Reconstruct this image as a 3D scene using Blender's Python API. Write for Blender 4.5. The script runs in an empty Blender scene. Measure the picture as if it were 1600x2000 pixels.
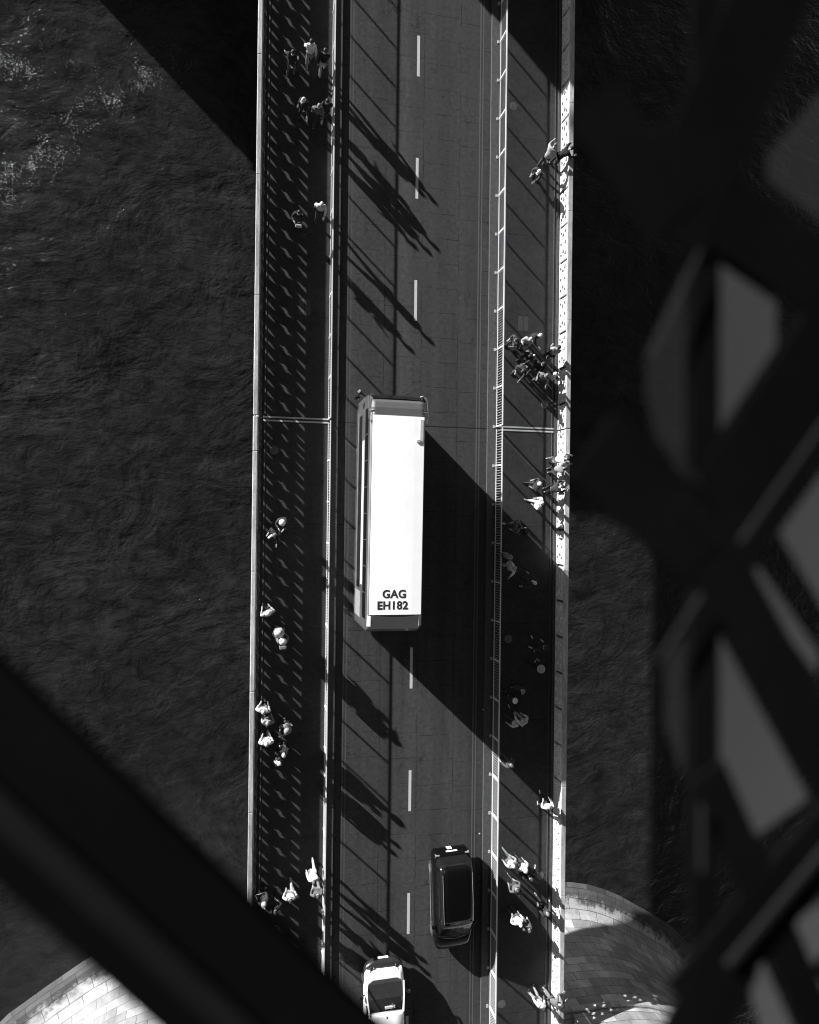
import bpy, bmesh, math, random
from mathutils import Vector, Matrix, Euler
random.seed(7)
S = bpy.context.scene
COL = S.collection
R = math.radians

# ------------------------------------------------------------------ camera
cd = bpy.data.cameras.new("camera")
cam = bpy.data.objects.new("camera", cd); COL.objects.link(cam)
cam.location = (-7.938, 0.472, 33.5)
cam.rotation_euler = (-0.000364, -0.227536, 0.012075)
cd.sensor_width = 36.0
cd.lens = 24.714
cd.clip_start = 0.05; cd.clip_end = 3000
cd.dof.use_dof = True
cd.dof.focus_distance = 32.5
cd.dof.aperture_fstop = 1.3
S.camera = cam

# ------------------------------------------------------------------ light
ELEV = R(13.6)
sx, sy = -0.722, 0.692                       # horizontal direction towards the sun
w = bpy.data.worlds.new("World"); S.world = w; w.use_nodes = True
nt = w.node_tree; bg = nt.nodes["Background"]
sky = nt.nodes.new("ShaderNodeTexSky"); sky.sky_type = 'NISHITA'; sky.sun_disc = False
sky.sun_elevation = ELEV; sky.sun_rotation = math.atan2(sx, sy)
sky.air_density = 1.0; sky.dust_density = 0.3; sky.ozone_density = 1.0
bw = nt.nodes.new("ShaderNodeSeparateColor")  # black and white film behind a red filter: only the red light of the sky counts
nt.links.new(sky.outputs[0], bw.inputs[0]); nt.links.new(bw.outputs[0], bg.inputs[0])
bg.inputs[1].default_value = 0.05
sl = bpy.data.lights.new("sun", 'SUN'); sl.energy = 5.0; sl.angle = R(0.5); sl.color = (1, 1, 1)
so = bpy.data.objects.new("sun", sl); COL.objects.link(so)
d = Vector((-sx*math.cos(ELEV), -sy*math.cos(ELEV), -math.sin(ELEV)))
so.rotation_euler = d.to_track_quat('-Z', 'Y').to_euler(); so.location = (-60, 60, 60)
S.view_settings.view_transform = 'Standard'; S.view_settings.look = 'None'
S.view_settings.gamma = 1.0; S.view_settings.exposure = 1.36
S.view_settings.use_curve_mapping = False
S.cycles.pixel_filter_type = 'BLACKMAN_HARRIS'; S.cycles.filter_width = 1.05

# ------------------------------------------------------------------ helpers
def tag(o, label=None, cat=None, group=None, kind=None):
    if label: o['label'] = label
    if cat: o['category'] = cat
    if group: o['group'] = group
    if kind: o['kind'] = kind
    return o
def empty(name, loc=(0, 0, 0), rz=0.0):
    o = bpy.data.objects.new(name, None); COL.objects.link(o)
    o.location = loc; o.rotation_euler = (0, 0, rz); o.empty_display_size = 0.2
    return o
class MB:
    def __init__(s): s.v = []; s.f = []; s.sm = False
    def box(s, x0, x1, y0, y1, z0, z1):
        n = len(s.v)
        s.v += [(x0,y0,z0),(x1,y0,z0),(x1,y1,z0),(x0,y1,z0),(x0,y0,z1),(x1,y0,z1),(x1,y1,z1),(x0,y1,z1)]
        s.f += [(n,n+3,n+2,n+1),(n+4,n+5,n+6,n+7),(n,n+1,n+5,n+4),(n+1,n+2,n+6,n+5),(n+2,n+3,n+7,n+6),(n+3,n,n+4,n+7)]
        return s
    def sheet(s, x0, x1, y0, y1, z):
        n = len(s.v); s.v += [(x0,y0,z),(x1,y0,z),(x1,y1,z),(x0,y1,z)]; s.f.append((n,n+1,n+2,n+3)); return s
    def loft(s, rings, cap=True, close=True):
        n = len(s.v); m = len(rings[0])
        for r in rings: s.v += [tuple(p) for p in r]
        for i in range(len(rings)-1):
            for j in range(m if close else m-1):
                a = n+i*m+j; b = n+i*m+(j+1) % m
                s.f.append((a, b, b+m, a+m))
        if cap:
            s.f.append(tuple(range(n+m-1, n-1, -1))); k = n+(len(rings)-1)*m
            s.f.append(tuple(range(k, k+m)))
        return s
    def tube(s, pts, r, seg=8):
        pts = [Vector(p) for p in pts]; rings = []
        for i, p in enumerate(pts):
            t = (pts[min(i+1, len(pts)-1)]-pts[max(i-1, 0)]).normalized()
            u = t.cross(Vector((0, 0, 1)) if abs(t.z) < .9 else Vector((1, 0, 0))).normalized(); v = t.cross(u)
            rr = r[i] if isinstance(r, (list, tuple)) else r
            rings.append([p+u*rr*math.cos(2*math.pi*k/seg)+v*rr*math.sin(2*math.pi*k/seg) for k in range(seg)])
        return s.loft(rings)
    def lathe(s, prof, c=(0, 0, 0), seg=16, sx=1, sy=1):
        rings = [[(c[0]+r*sx*math.cos(2*math.pi*k/seg), c[1]+r*sy*math.sin(2*math.pi*k/seg), c[2]+z) for k in range(seg)] for r, z in prof]
        return s.loft(rings)
    def build(s, name, m, parent=None, smooth=False, bevel=0, seg=2):
        me = bpy.data.meshes.new(name); me.from_pydata(s.v, [], s.f); me.update()
        bm = bmesh.new(); bm.from_mesh(me); bmesh.ops.recalc_face_normals(bm, faces=bm.faces)
        if bevel: bmesh.ops.bevel(bm, geom=list(bm.edges), offset=bevel, segments=seg, affect='EDGES', profile=0.5)
        bm.to_mesh(me); bm.free()
        if m: me.materials.append(m)
        if smooth: me.polygons.foreach_set('use_smooth', [True]*len(me.polygons))
        o = bpy.data.objects.new(name, me); COL.objects.link(o)
        if parent: o.parent = parent
        return o

# ------------------------------------------------------------------ materials
MATS = {}
def mat(name, v, rough=0.6, metal=0.0, var=0.25, scale=3.0, bump=0.0, bscale=40.0, spec=0.5, coat=0.0):
    if name in MATS: return MATS[name]
    m = bpy.data.materials.new(name); m.use_nodes = True; t = m.node_tree; b = t.nodes["Principled BSDF"]
    b.inputs["Roughness"].default_value = rough; b.inputs["Metallic"].default_value = metal
    b.inputs["Specular IOR Level"].default_value = spec; b.inputs["Coat Weight"].default_value = coat
    tc = t.nodes.new("ShaderNodeTexCoord")
    n = t.nodes.new("ShaderNodeTexNoise"); n.inputs["Scale"].default_value = scale; n.inputs["Detail"].default_value = 6
    n.inputs["Roughness"].default_value = 0.65
    t.links.new(tc.outputs["Object"], n.inputs["Vector"])
    r = t.nodes.new("ShaderNodeMapRange"); r.inputs["From Min"].default_value = 0.3; r.inputs["From Max"].default_value = 0.7
    r.inputs["To Min"].default_value = v*(1-var); r.inputs["To Max"].default_value = min(1, v*(1+var))
    t.links.new(n.outputs["Fac"], r.inputs["Value"]); t.links.new(r.outputs[0], b.inputs["Base Color"])
    if bump:
        n2 = t.nodes.new("ShaderNodeTexNoise"); n2.inputs["Scale"].default_value = bscale; n2.inputs["Detail"].default_value = 4
        t.links.new(tc.outputs["Object"], n2.inputs["Vector"])
        bp = t.nodes.new("ShaderNodeBump"); bp.inputs["Strength"].default_value = bump; bp.inputs["Distance"].default_value = 0.02
        t.links.new(n2.outputs["Fac"], bp.inputs["Height"]); t.links.new(bp.outputs[0], b.inputs["Normal"])
    MATS[name] = m; return m
class NG:
    """tiny node-graph helper"""
    def __init__(s, name):
        s.m = bpy.data.materials.new(name); s.m.use_nodes = True; s.t = s.m.node_tree; s.b = s.t.nodes["Principled BSDF"]
        tc = s.t.nodes.new("ShaderNodeTexCoord"); s.co = tc.outputs["Object"]; s.uv = tc.outputs["UV"]
        sp = s.t.nodes.new("ShaderNodeSeparateXYZ"); s.t.links.new(s.co, sp.inputs[0]); s.x, s.y, s.z = sp.outputs
    def _in(s, sock, v):
        if isinstance(v, (int, float)): sock.default_value = v
        else: s.t.links.new(v, sock)
    def op(s, o, a, b=0.0, c=None, clamp=False):
        n = s.t.nodes.new("ShaderNodeMath"); n.operation = o; n.use_clamp = clamp
        s._in(n.inputs[0], a); s._in(n.inputs[1], b)
        if c is not None: s._in(n.inputs[2], c)
        return n.outputs[0]
    def noise(s, scale, detail=4, rough=0.6, stretch=(1, 1, 1), dist=0.0, off=(0, 0, 0)):
        mp = s.t.nodes.new("ShaderNodeMapping"); mp.inputs["Scale"].default_value = stretch; mp.inputs["Location"].default_value = off
        s.t.links.new(s.co, mp.inputs[0])
        n = s.t.nodes.new("ShaderNodeTexNoise"); n.inputs["Scale"].default_value = scale; n.inputs["Detail"].default_value = detail
        n.inputs["Roughness"].default_value = rough; n.inputs["Distortion"].default_value = dist
        s.t.links.new(mp.outputs[0], n.inputs["Vector"]); return n.outputs["Fac"]
    def rng(s, v, a, b, c, d2):
        n = s.t.nodes.new("ShaderNodeMapRange"); s._in(n.inputs[0], v)
        for i, q in enumerate((a, b, c, d2)): n.inputs[i+1].default_value = q
        return n.outputs[0]
    def line(s, coord, period, offset, half, soft=0.008):
        """1 on thin periodic lines of a coordinate"""
        f = s.op('PINGPONG', s.op('ADD', coord, -offset), period/2.0)
        return s.rng(f, half, half+soft, 1, 0)
    def bump(s, h, strength, dist):
        b = s.t.nodes.new("ShaderNodeBump"); b.inputs["Strength"].default_value = strength; b.inputs["Distance"].default_value = dist
        s.t.links.new(h, b.inputs["Height"]); s.t.links.new(b.outputs[0], s.b.inputs["Normal"])

def m_road():
    g = NG("asphalt"); base = g.rng(g.noise(0.6, 6, .6, (1, .35, 1)), .3, .7, .85, 1.12)
    fine = g.rng(g.noise(22, 4, .8), .25, .75, .45, 1.55)
    track = g.rng(g.noise(1.5, 3, .5, (1, .02, 1)), .35, .65, .86, 1.1)
    patch = g.rng(g.noise(2.2, 5, .6, off=(4, 2, 0)), .58, .72, 1.0, .78)
    wob = g.op('MULTIPLY', g.noise(3, 2), .05)
    jx = g.line(g.op('ADD', g.x, wob), 1.86, .335, .009, .016)
    jy = g.line(g.op('ADD', g.op('ADD', g.y, wob), g.op('MULTIPLY', g.op('FLOOR', g.op('DIVIDE', g.op('ADD', g.x, 1.525), 1.86)), .18)), 1.225, .8, .008, .014)
    fade = g.rng(g.noise(.9, 3, off=(9, 3, 0)), .38, .62, .12, .95)
    j = g.op('MULTIPLY', g.op('MAXIMUM', jx, jy), fade)
    v = g.op('MULTIPLY', g.op('MULTIPLY', base, fine), g.op('MULTIPLY', track, patch))
    v = g.op('MULTIPLY', v, g.op('SUBTRACT', 1, g.op('MULTIPLY', j, .75)))
    spk = g.rng(g.noise(55, 1, .5), .74, .78, 0, .12)
    v = g.op('ADD', g.op('MULTIPLY', v, .041), g.op('MULTIPLY', spk, .3))
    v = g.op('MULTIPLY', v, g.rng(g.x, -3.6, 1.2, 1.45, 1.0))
    med = g.rng(g.noise(5, 5, .75, off=(2, 2, 0)), .3, .7, .72, 1.3)
    oil = g.rng(g.noise(.55, 4, .6, (2.2, .3, 1), off=(6, 1, 0)), .56, .72, 1.0, .68)
    crk = g.t.nodes.new("ShaderNodeTexVoronoi"); crk.feature = 'DISTANCE_TO_EDGE'; crk.inputs["Scale"].default_value = .7
    mp = g.t.nodes.new("ShaderNodeVectorMath"); mp.operation = 'ADD'; nz = g.t.nodes.new("ShaderNodeTexNoise"); nz.inputs["Scale"].default_value = 3; nz.inputs["Detail"].default_value = 5
    g.t.links.new(g.co, nz.inputs["Vector"]); g.t.links.new(g.co, mp.inputs[0]); g.t.links.new(nz.outputs["Color"], mp.inputs[1]); g.t.links.new(mp.outputs[0], crk.inputs["Vector"])
    ck = g.op('MULTIPLY', g.rng(crk.outputs["Distance"], .004, .014, 1, 0), g.rng(g.noise(.5, 3, off=(11, 4, 0)), .54, .60, 0, .6))
    v = g.op('MULTIPLY', g.op('MULTIPLY', v, g.op('MULTIPLY', med, oil)), g.op('SUBTRACT', 1, ck))
    g.t.links.new(v, g.b.inputs["Base Color"]); g.b.inputs["Roughness"].default_value = .85; g.b.inputs["Specular IOR Level"].default_value = .25
    g.bump(g.noise(60, 3, .8), .5, .006); return g.m
def m_foot():
    g = NG("footway_asphalt"); base = g.rng(g.noise(.8, 6, .6), .3, .7, .8, 1.15)
    fine = g.rng(g.noise(28, 4, .8), .25, .75, .5, 1.5)
    jy = g.line(g.y, 4.9, 4.80, .008, .01); stain = g.op('MULTIPLY', g.rng(g.noise(6, 3, .5, off=(2, 7, 0)), .62, .68, 1, .7), g.rng(g.noise(4, 5, .75, off=(2, 2, 0)), .3, .7, .72, 1.3))
    v = g.op('MULTIPLY', g.op('MULTIPLY', base, fine), stain); v = g.op('MULTIPLY', v, g.op('SUBTRACT', 1, g.op('MULTIPLY', jy, .6)))
    g.t.links.new(g.op('MULTIPLY', v, .035), g.b.inputs["Base Color"]); g.b.inputs["Roughness"].default_value = .85; g.b.inputs["Specular IOR Level"].default_value = .25
    g.bump(g.noise(60, 3, .8), .4, .005); return g.m
def m_paint(name, v):
    g = NG(name); wear = g.rng(g.noise(9, 6, .75), .28, .42, .55, 1.0); w2 = g.rng(g.noise(40, 3, .7), .3, .6, .8, 1.05)
    g.t.links.new(g.op('MULTIPLY', g.op('MULTIPLY', wear, w2), v), g.b.inputs["Base Color"]); g.b.inputs["Roughness"].default_value = .8; return g.m
def m_coping():
    g = NG("weathered_stone_paint"); a = g.rng(g.noise(2.2, 6, .7, (4, .6, 1)), .3, .7, .55, 1.15); st = g.rng(g.noise(12, 5, .8, (2.5, .5, 1), off=(3, 3, 0)), .35, .7, .65, 1.1)
    seg = g.rng(g.noise(.28, 1, .4, (.01, 1, 1)), .4, .6, .82, 1.1)
    v = g.op('MULTIPLY', g.op('MULTIPLY', a, st), seg)
    g.t.links.new(g.op('MULTIPLY', v, .52), g.b.inputs["Base Color"]); g.b.inputs["Roughness"].default_value = .7; return g.m
def m_water():
    g = NG("river_water")
    big = g.noise(.22, 4, .55, (.75, 1.05, 1), .8); midn = g.noise(.80, 4, .58, (.8, 1.1, 1), .5, (5, 1, 0)); fine = g.noise(5, 5, .7, (.7, 1.2, 1), .4, (2, 9, 0))
    h = g.op('ADD', g.op('MULTIPLY', big, 1.1), g.op('ADD', g.op('MULTIPLY', midn, .42), g.op('MULTIPLY', fine, .10)))
    silt = g.op('MULTIPLY', g.rng(g.noise(.12, 5, .65), .3, .7, .72, 1.3), g.rng(g.noise(.9, 5, .7, (.8, 1.15, 1), .8, off=(3, 8, 0)), .3, .7, .5, 1.5))
    def seg(ax, ay, bx, by, rad):          # soft mask round a drift of painted sun glints
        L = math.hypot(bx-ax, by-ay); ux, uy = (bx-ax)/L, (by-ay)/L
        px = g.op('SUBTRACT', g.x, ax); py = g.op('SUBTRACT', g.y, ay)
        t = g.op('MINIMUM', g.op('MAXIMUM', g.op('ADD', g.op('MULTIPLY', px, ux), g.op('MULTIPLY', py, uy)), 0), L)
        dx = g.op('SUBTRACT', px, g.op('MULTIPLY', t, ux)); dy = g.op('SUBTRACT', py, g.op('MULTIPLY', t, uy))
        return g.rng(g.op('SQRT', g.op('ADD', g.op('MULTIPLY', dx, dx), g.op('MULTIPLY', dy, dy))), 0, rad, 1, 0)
    glint_band = g.op('MAXIMUM', seg(-12.8, 26.6, -21.0, 18.2, 3.6), g.op('MAXIMUM', seg(-19, 24.4, -28, 25, 4.2), seg(-15, 31, -24, 32, 3.6)))
    glint_band = g.op('MAXIMUM', glint_band, g.op('MULTIPLY', seg(-15, -5.5, -9, -4.5, 1.6), .62))
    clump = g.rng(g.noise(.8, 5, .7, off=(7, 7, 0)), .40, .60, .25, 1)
    thr = g.op('SUBTRACT', .86, g.op('MULTIPLY', g.op('MULTIPLY', glint_band, clump), .243))
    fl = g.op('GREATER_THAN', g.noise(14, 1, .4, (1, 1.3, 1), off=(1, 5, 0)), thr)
    g.t.links.new(g.op('ADD', g.op('MULTIPLY', silt, .0160), g.op('MULTIPLY', fl, .85)), g.b.inputs["Base Color"])  # white flecks in the base colour stand in for sun glints
    g.b.inputs["Roughness"].default_value = .09; g.b.inputs["IOR"].default_value = 1.33
    g.bump(h, .62, .55); return g.m
def m_masonry():
    g = NG("granite_masonry"); br = g.t.nodes.new("ShaderNodeTexBrick")
    g.t.links.new(g.uv, br.inputs["Vector"]); br.inputs["Scale"].default_value = 1.0
    br.inputs["Brick Width"].default_value = 1.5; br.inputs["Row Height"].default_value = .62; br.inputs["Mortar Size"].default_value = .018
    br.inputs["Mortar Smooth"].default_value = .2; br.inputs["Bias"].default_value = 0
    br.inputs["Color1"].default_value = (.62, .62, .62, 1); br.inputs["Color2"].default_value = (1.22, 1.22, 1.22, 1); br.inputs["Mortar"].default_value = (.25, .25, .25, 1)
    grime = g.op('MULTIPLY', g.rng(g.noise(.7, 6, .65), .3, .7, .66, 1.15), g.rng(g.noise(1.6, 5, .7, (1, 1, .12), off=(5, 5, 0)), .35, .65, .78, 1.1)); spk = g.rng(g.noise(14, 4, .8), .3, .7, .8, 1.15)
    tide = g.op('ADD', g.z, g.op('MULTIPLY', g.noise(1.6, 5, .7, off=(1, 1, 1)), .9))
    wet = g.rng(tide, -6.75, -6.45, .17, 1.0)
    v = g.op('MULTIPLY', g.op('MULTIPLY', grime, spk), g.op('MULTIPLY', wet, .33))
    mx = g.t.nodes.new("ShaderNodeMix"); mx.data_type = 'RGBA'; mx.blend_type = 'MULTIPLY'; mx.inputs[0].default_value = 1
    g.t.links.new(br.outputs["Color"], mx.inputs[6]); g.t.links.new(v, mx.inputs[7]); g.t.links.new(mx.outputs[2], g.b.inputs["Base Color"])
    g.b.inputs["Roughness"].default_value = .8
    g.bump(g.op('ADD', br.outputs["Fac"] if False else g.noise(8, 4, .7), g.op('MULTIPLY', br.outputs["Fac"], -1.2)), .5, .04); return g.m
def m_glass(name, fac, rough=.02, tint=.9):
    m = bpy.data.materials.new(name); m.use_nodes = True; t = m.node_tree
    for n in list(t.nodes):
        if n.type == 'BSDF_PRINCIPLED': t.nodes.remove(n)
    tr = t.nodes.new("ShaderNodeBsdfTransparent"); tr.inputs[0].default_value = (tint, tint, tint, 1)
    gl = t.nodes.new("ShaderNodeBsdfGlossy"); gl.inputs["Roughness"].default_value = rough
    mx = t.nodes.new("ShaderNodeMixShader"); mx.inputs[0].default_value = fac
    t.links.new(tr.outputs[0], mx.inputs[1]); t.links.new(gl.outputs[0], mx.inputs[2])
    t.links.new(mx.outputs[0], t.nodes["Material Output"].inputs[0]); return m
ROAD = m_road(); FOOT = m_foot(); WPAINT = m_paint("white_road_paint", .50); YPAINT = m_paint("yellow_line_paint", .075)
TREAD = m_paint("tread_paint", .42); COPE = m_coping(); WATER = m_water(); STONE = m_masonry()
IRON = mat("pale_painted_iron", .62, .5, var=.12, scale=5)
BARM = mat("worn_bar_paint", .34, .5, var=.2, scale=8)
RAILM = mat("pale_railing_paint", .62, .45, var=.12, scale=8)
KERB = mat("granite_kerb", .055, .8, var=.3, scale=6)
DARKIRON = mat("dark_deck_steel", .03, .7)
LATT = mat("black_lattice_paint", .004, .9, var=.3, spec=.0)
LATT2 = mat("lattice_highlight_paint", .012, .7, spec=.1)
BLACK = mat("black_rubber", .012, .8)

# ------------------------------------------------------------------ setting
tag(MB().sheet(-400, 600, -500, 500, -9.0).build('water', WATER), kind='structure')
Y0, Y1, JY = -46.0, 46.0, 4.80
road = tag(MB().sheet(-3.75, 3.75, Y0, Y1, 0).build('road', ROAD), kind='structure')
for sgn, nm in ((-1, 'left'), (1, 'right')):
    a, b = sorted((sgn*3.75, sgn*4.13)); tag(MB().box(a, b, Y0, Y1, -.08, .125).build('kerb', KERB), kind='structure')
    a, b = sorted((sgn*4.13, sgn*7.62)); pv = tag(MB().box(a, b, Y0, Y1, -.08, .2).build('pavement', FOOT), kind='structure')
    a, b = sorted((sgn*7.14, sgn*7.19)); MB().box(a, b, Y0, Y1, .2, .222).build('drain_strip', KERB, pv)
    a, b = sorted((sgn*7.32, sgn*7.44)); MB().box(a, b, Y0, Y1, .2, .25).build('edge_strip', KERB, pv)
    a, b = sorted((sgn*4.25, sgn*7.25))
    for dy in (-.11, .05): MB().sheet(a, b, JY+dy, JY+dy+.075, .226).build('tread_strip', TREAD, pv)
    MB().sheet(a, b, JY-.022, JY+.03, .2255).build('joint_gap', BLACK, pv)
    for x in (3.20, 3.345):
        MB().sheet(sgn*x-.032, sgn*x+.032, Y0, Y1, .004).build('yellow_line', YPAINT, road)
for k in range(-4, 12):
    y = 23.92-6*k
    if -46 < y < 46 and not (-4.6 < y-2 < 3 and False): MB().sheet(-.07, .07, y-2.0, y, .004).build('lane_dash', WPAINT, road)
MB().sheet(-3.75, 3.75, JY-.02, JY+.02, .0085).build('joint_gap', BLACK, road)

# deck under-structure: thin cantilevered edges, deeper girders near the middle
deck = empty('bridge_deck', (0, 0, 0)); tag(deck, 'dark steel underside of the bridge carrying road and footways over the river', 'bridge deck')
MB().box(-7.6, 7.6, Y0, Y1, -.14, -.085).build('deck_plate', DARKIRON, deck)
for x in (-5, 5): MB().box(x-.2, x+.2, -23, 38, -.7, -.145).build('girder', DARKIRON, deck)
for x in (-7.64, 7.64): MB().box(x-.015, x+.015, Y0, Y1, -.15, .2).build('fascia', COPE, deck)
for k in range(13): MB().box(-5.6, 5.6, -22+k*4.9, -21.8+k*4.9, -.5, -.148).build('cross_girder', DARKIRON, deck)

# manholes and access covers
def disc(x, y, label, tone=.11):
    o = empty('round_cover', (x, y, .2)); tag(o, label, 'manhole cover', 'round covers in the footways')
    m = mat('cover_iron_%d' % int(tone*1000), tone, .6, scale=12)
    MB().lathe([(.205, -.01), (.205, .008), (.19, .011)], seg=28).build('rim', m, o)
    q = MB()
    for i in range(-4, 5):
        h = math.sqrt(max(0, .17**2-(i*.037)**2)); q.box(-h, h, i*.037-.008, i*.037+.008, .0112, .016)
    q.build('ribs', m, o)
disc(4.90, 21.03, 'pale round cover in the right footway, in the sun near the top of the photo')
disc(6.77, 6.11, 'pale round cover just above the expansion joint of the right footway', .13)
disc(-6.72, 3.36, 'round cover in the shaded left footway just below the expansion joint', .09)
disc(4.95, -5.77, 'round cover in the right footway inside the shadow of the bus', .12)
disc(4.82, -24.07, 'round cover in the right footway at the very bottom of the photo', .10)
disc(6.81, -17.84, 'round cover by the right parapet beside the walkers with white hoods', .09)
def sqcover(x, y, label):
    o = empty('access_cover', (x, y, .2)); tag(o, label, 'access cover', 'rectangular covers in the footways')
    m = mat('cover_plate', .05, .7, scale=9)
    MB().box(-.27, .27, -.36, .36, -.01, .006).build('plate', m, o); MB().box(-.015, .015, -.36, .36, .0063, .009).build('seam', BLACK, o)
sqcover(5.55, 10.14, 'rectangular cover in the sunny right footway above a knot of walkers')
sqcover(-5.41, 10.12, 'rectangular cover in the shaded left footway among the parapet shadows')

# ------------------------------------------------------------------ railings
def railing(x, y0, y1, label, first):
    o = empty('guard_railing', (x, y0, .125)); tag(o, label, 'railing', 'railings between road and footway')
    L = y1-y0; P = 1.93
    MB().box(-.026, .026, .02, L-.02, .93, .972).build('top_rail', RAILM, o)
    MB().box(-.02, .02, .02, L-.02, .10, .125).build('bottom_rail', RAILM, o)
    n = 0; y = first-y0
    ys = []
    while y < L-.05:
        if y >= -.01: ys.append(max(y, .04))
        y += P
    for y in ys:
        p = MB().box(-.034, .034, y-.032, y+.032, .0, .9295).build('post', RAILM, o)
        MB().box(-.15, .02, y-.07, y+.07, -.01, .05).build('base_plate', BARM, p)
    edges = [0]+ys+[L]
    for a, b in zip(edges[:-1], edges[1:]):
        if b-a < .3: continue
        m = MB(); k = max(1, round((b-a)/.1287)); st = (b-a)/k
        for i in range(1, k): m.lathe([(.0135, .1255), (.0135, .9295)], c=(0, a+i*st, 0), seg=6)
        m.build('bar_panel', BARM, o)
ph = 24.15-1.93*40
def ff(y0):
    v = ph
    while v < y0+.02: v += 1.93
    return v
for x, nm in ((-4.22, 'left'), (4.18, 'right')):
    side = 'left of the roadway, beside the bus' if x < 0 else 'right of the roadway, looking like a ladder from above'
    railing(x, -40.0, JY-.04, 'pale barred railing %s, below the joint' % side, ff(-40))
    railing(x, JY+.04, 40.0, 'pale barred railing %s, above the joint' % side, JY+.08)

# ------------------------------------------------------------------ parapets
def hole(kind, cx, cz, w, h):
    if kind == 'quatre':
        return [(cx+w*(.55+.45*abs(math.cos(2*t)))*math.cos(t), cz+h*(.55+.45*abs(math.cos(2*t)))*math.sin(t)) for t in [2*math.pi*i/32 for i in range(32)]]
    s = -1 if kind == 'down' else 1
    return [(cx-w, cz-s*h), (cx+w, cz-s*h), (cx+w*.8, cz), (cx+w*.3, cz+s*h*.7), (cx, cz+s*h), (cx-w*.3, cz+s*h*.7), (cx-w*.8, cz)]
def panel_mesh(length):
    cu = bpy.data.curves.new('panel', 'CURVE'); cu.dimensions = '2D'; cu.fill_mode = 'BOTH'; cu.extrude = .048
    def spl(pts):
        s = cu.splines.new('POLY'); s.points.add(len(pts)-1)
        for q, (a, b) in zip(s.points, pts): q.co = (a, b, 0, 1)
        s.use_cyclic_u = True
    spl([(0, .05), (length, .05), (length, .94), (0, .94)])
    n2 = max(1, round(length/.84)); n3 = max(1, round(length/.56))
    for i in range(n2):
        spl(hole('quatre', length*(i+.5)/n2, .42, .175, .12))
    for i in range(n3):
        cx = length*(i+.5)/n3
        spl(hole('up', cx, .195, .14, .10)); spl(hole('down', cx, .645, .14, .10))
    for i in range(n2+1):
        cx = min(max(length*i/n2, .08), length-.08); spl(hole('quatre', cx, .42, .045, .05))
    o = bpy.data.objects.new('tmp', cu); COL.objects.link(o); bpy.context.view_layer.update()
    me = bpy.data.meshes.new_from_object(o.evaluated_get(bpy.context.evaluated_depsgraph_get())); bpy.data.objects.remove(o)
    me.materials.clear(); me.materials.append(IRON); return me
PM = panel_mesh(1.66); DIRON = mat('recess_shade_iron', .08, .7)  # dark tone paints in the shade of the recesses between panels
def parapet(sgn, y0, y1, first, label):
    X = sgn*7.52
    o = empty('parapet', (X, y0, .2)); tag(o, label, 'parapet', 'cast iron parapets along the bridge edges')
    L = y1-y0; ys = []; y = first-y0
    while y > 1.8: y -= 1.8
    while y < L: ys.append(y); y += 1.8
    for y in ys:
        p = MB().box(*((.06, .14) if sgn > 0 else (-.06, .075)), y-.05, y+.05, 0, .94).build('post', DIRON if sgn > 0 else IRON, o)
        if sgn > 0: MB().box(.02, .0595, y-.068, y-.058, .05, .9).build('post_rib', IRON, p)
    for a, b in zip([ys[0]-1.8]+ys, ys+[ys[-1]+1.8]):
        if b < .1 or a > L-.1: continue
        q = bpy.data.objects.new('openwork_panel', PM); COL.objects.link(q); q.parent = o
        q.rotation_euler = (R(90), 0, R(90)); a2_ = max(a, -.05); b2_ = min(b, L+.05); q.location = (0.01, a2_+.07, 0); q.scale = ((b2_-a2_-.14)/1.66, 1, 1)
    MB().box(-.05, .05, 0, L, 0, .05).build('base_rail', IRON, o)
    step = 5.4; y = 0
    while y < L-.3:
        b = min(L, y+step); c = MB().box(-.19, .025, y+.001, b-.001, .942, 1.045).build('coping', COPE, o, bevel=.03, seg=2) if sgn < 0 else \
            MB().box(-.075, .175, y+.001, b-.001, .942, 1.045).build('coping', COPE, o, bevel=.02, seg=2)
        y = b
for sgn, nm in ((-1, 'left'), (1, 'right')):
    side = 'left bridge edge' if sgn < 0 else 'right bridge edge'
    parapet(sgn, -40, JY-.02, 3.35, 'openwork iron parapet on the %s, below the joint' % side)
    parapet(sgn, JY+.02, 40, 6.10, 'openwork iron parapet on the %s, above the joint' % side)

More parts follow.
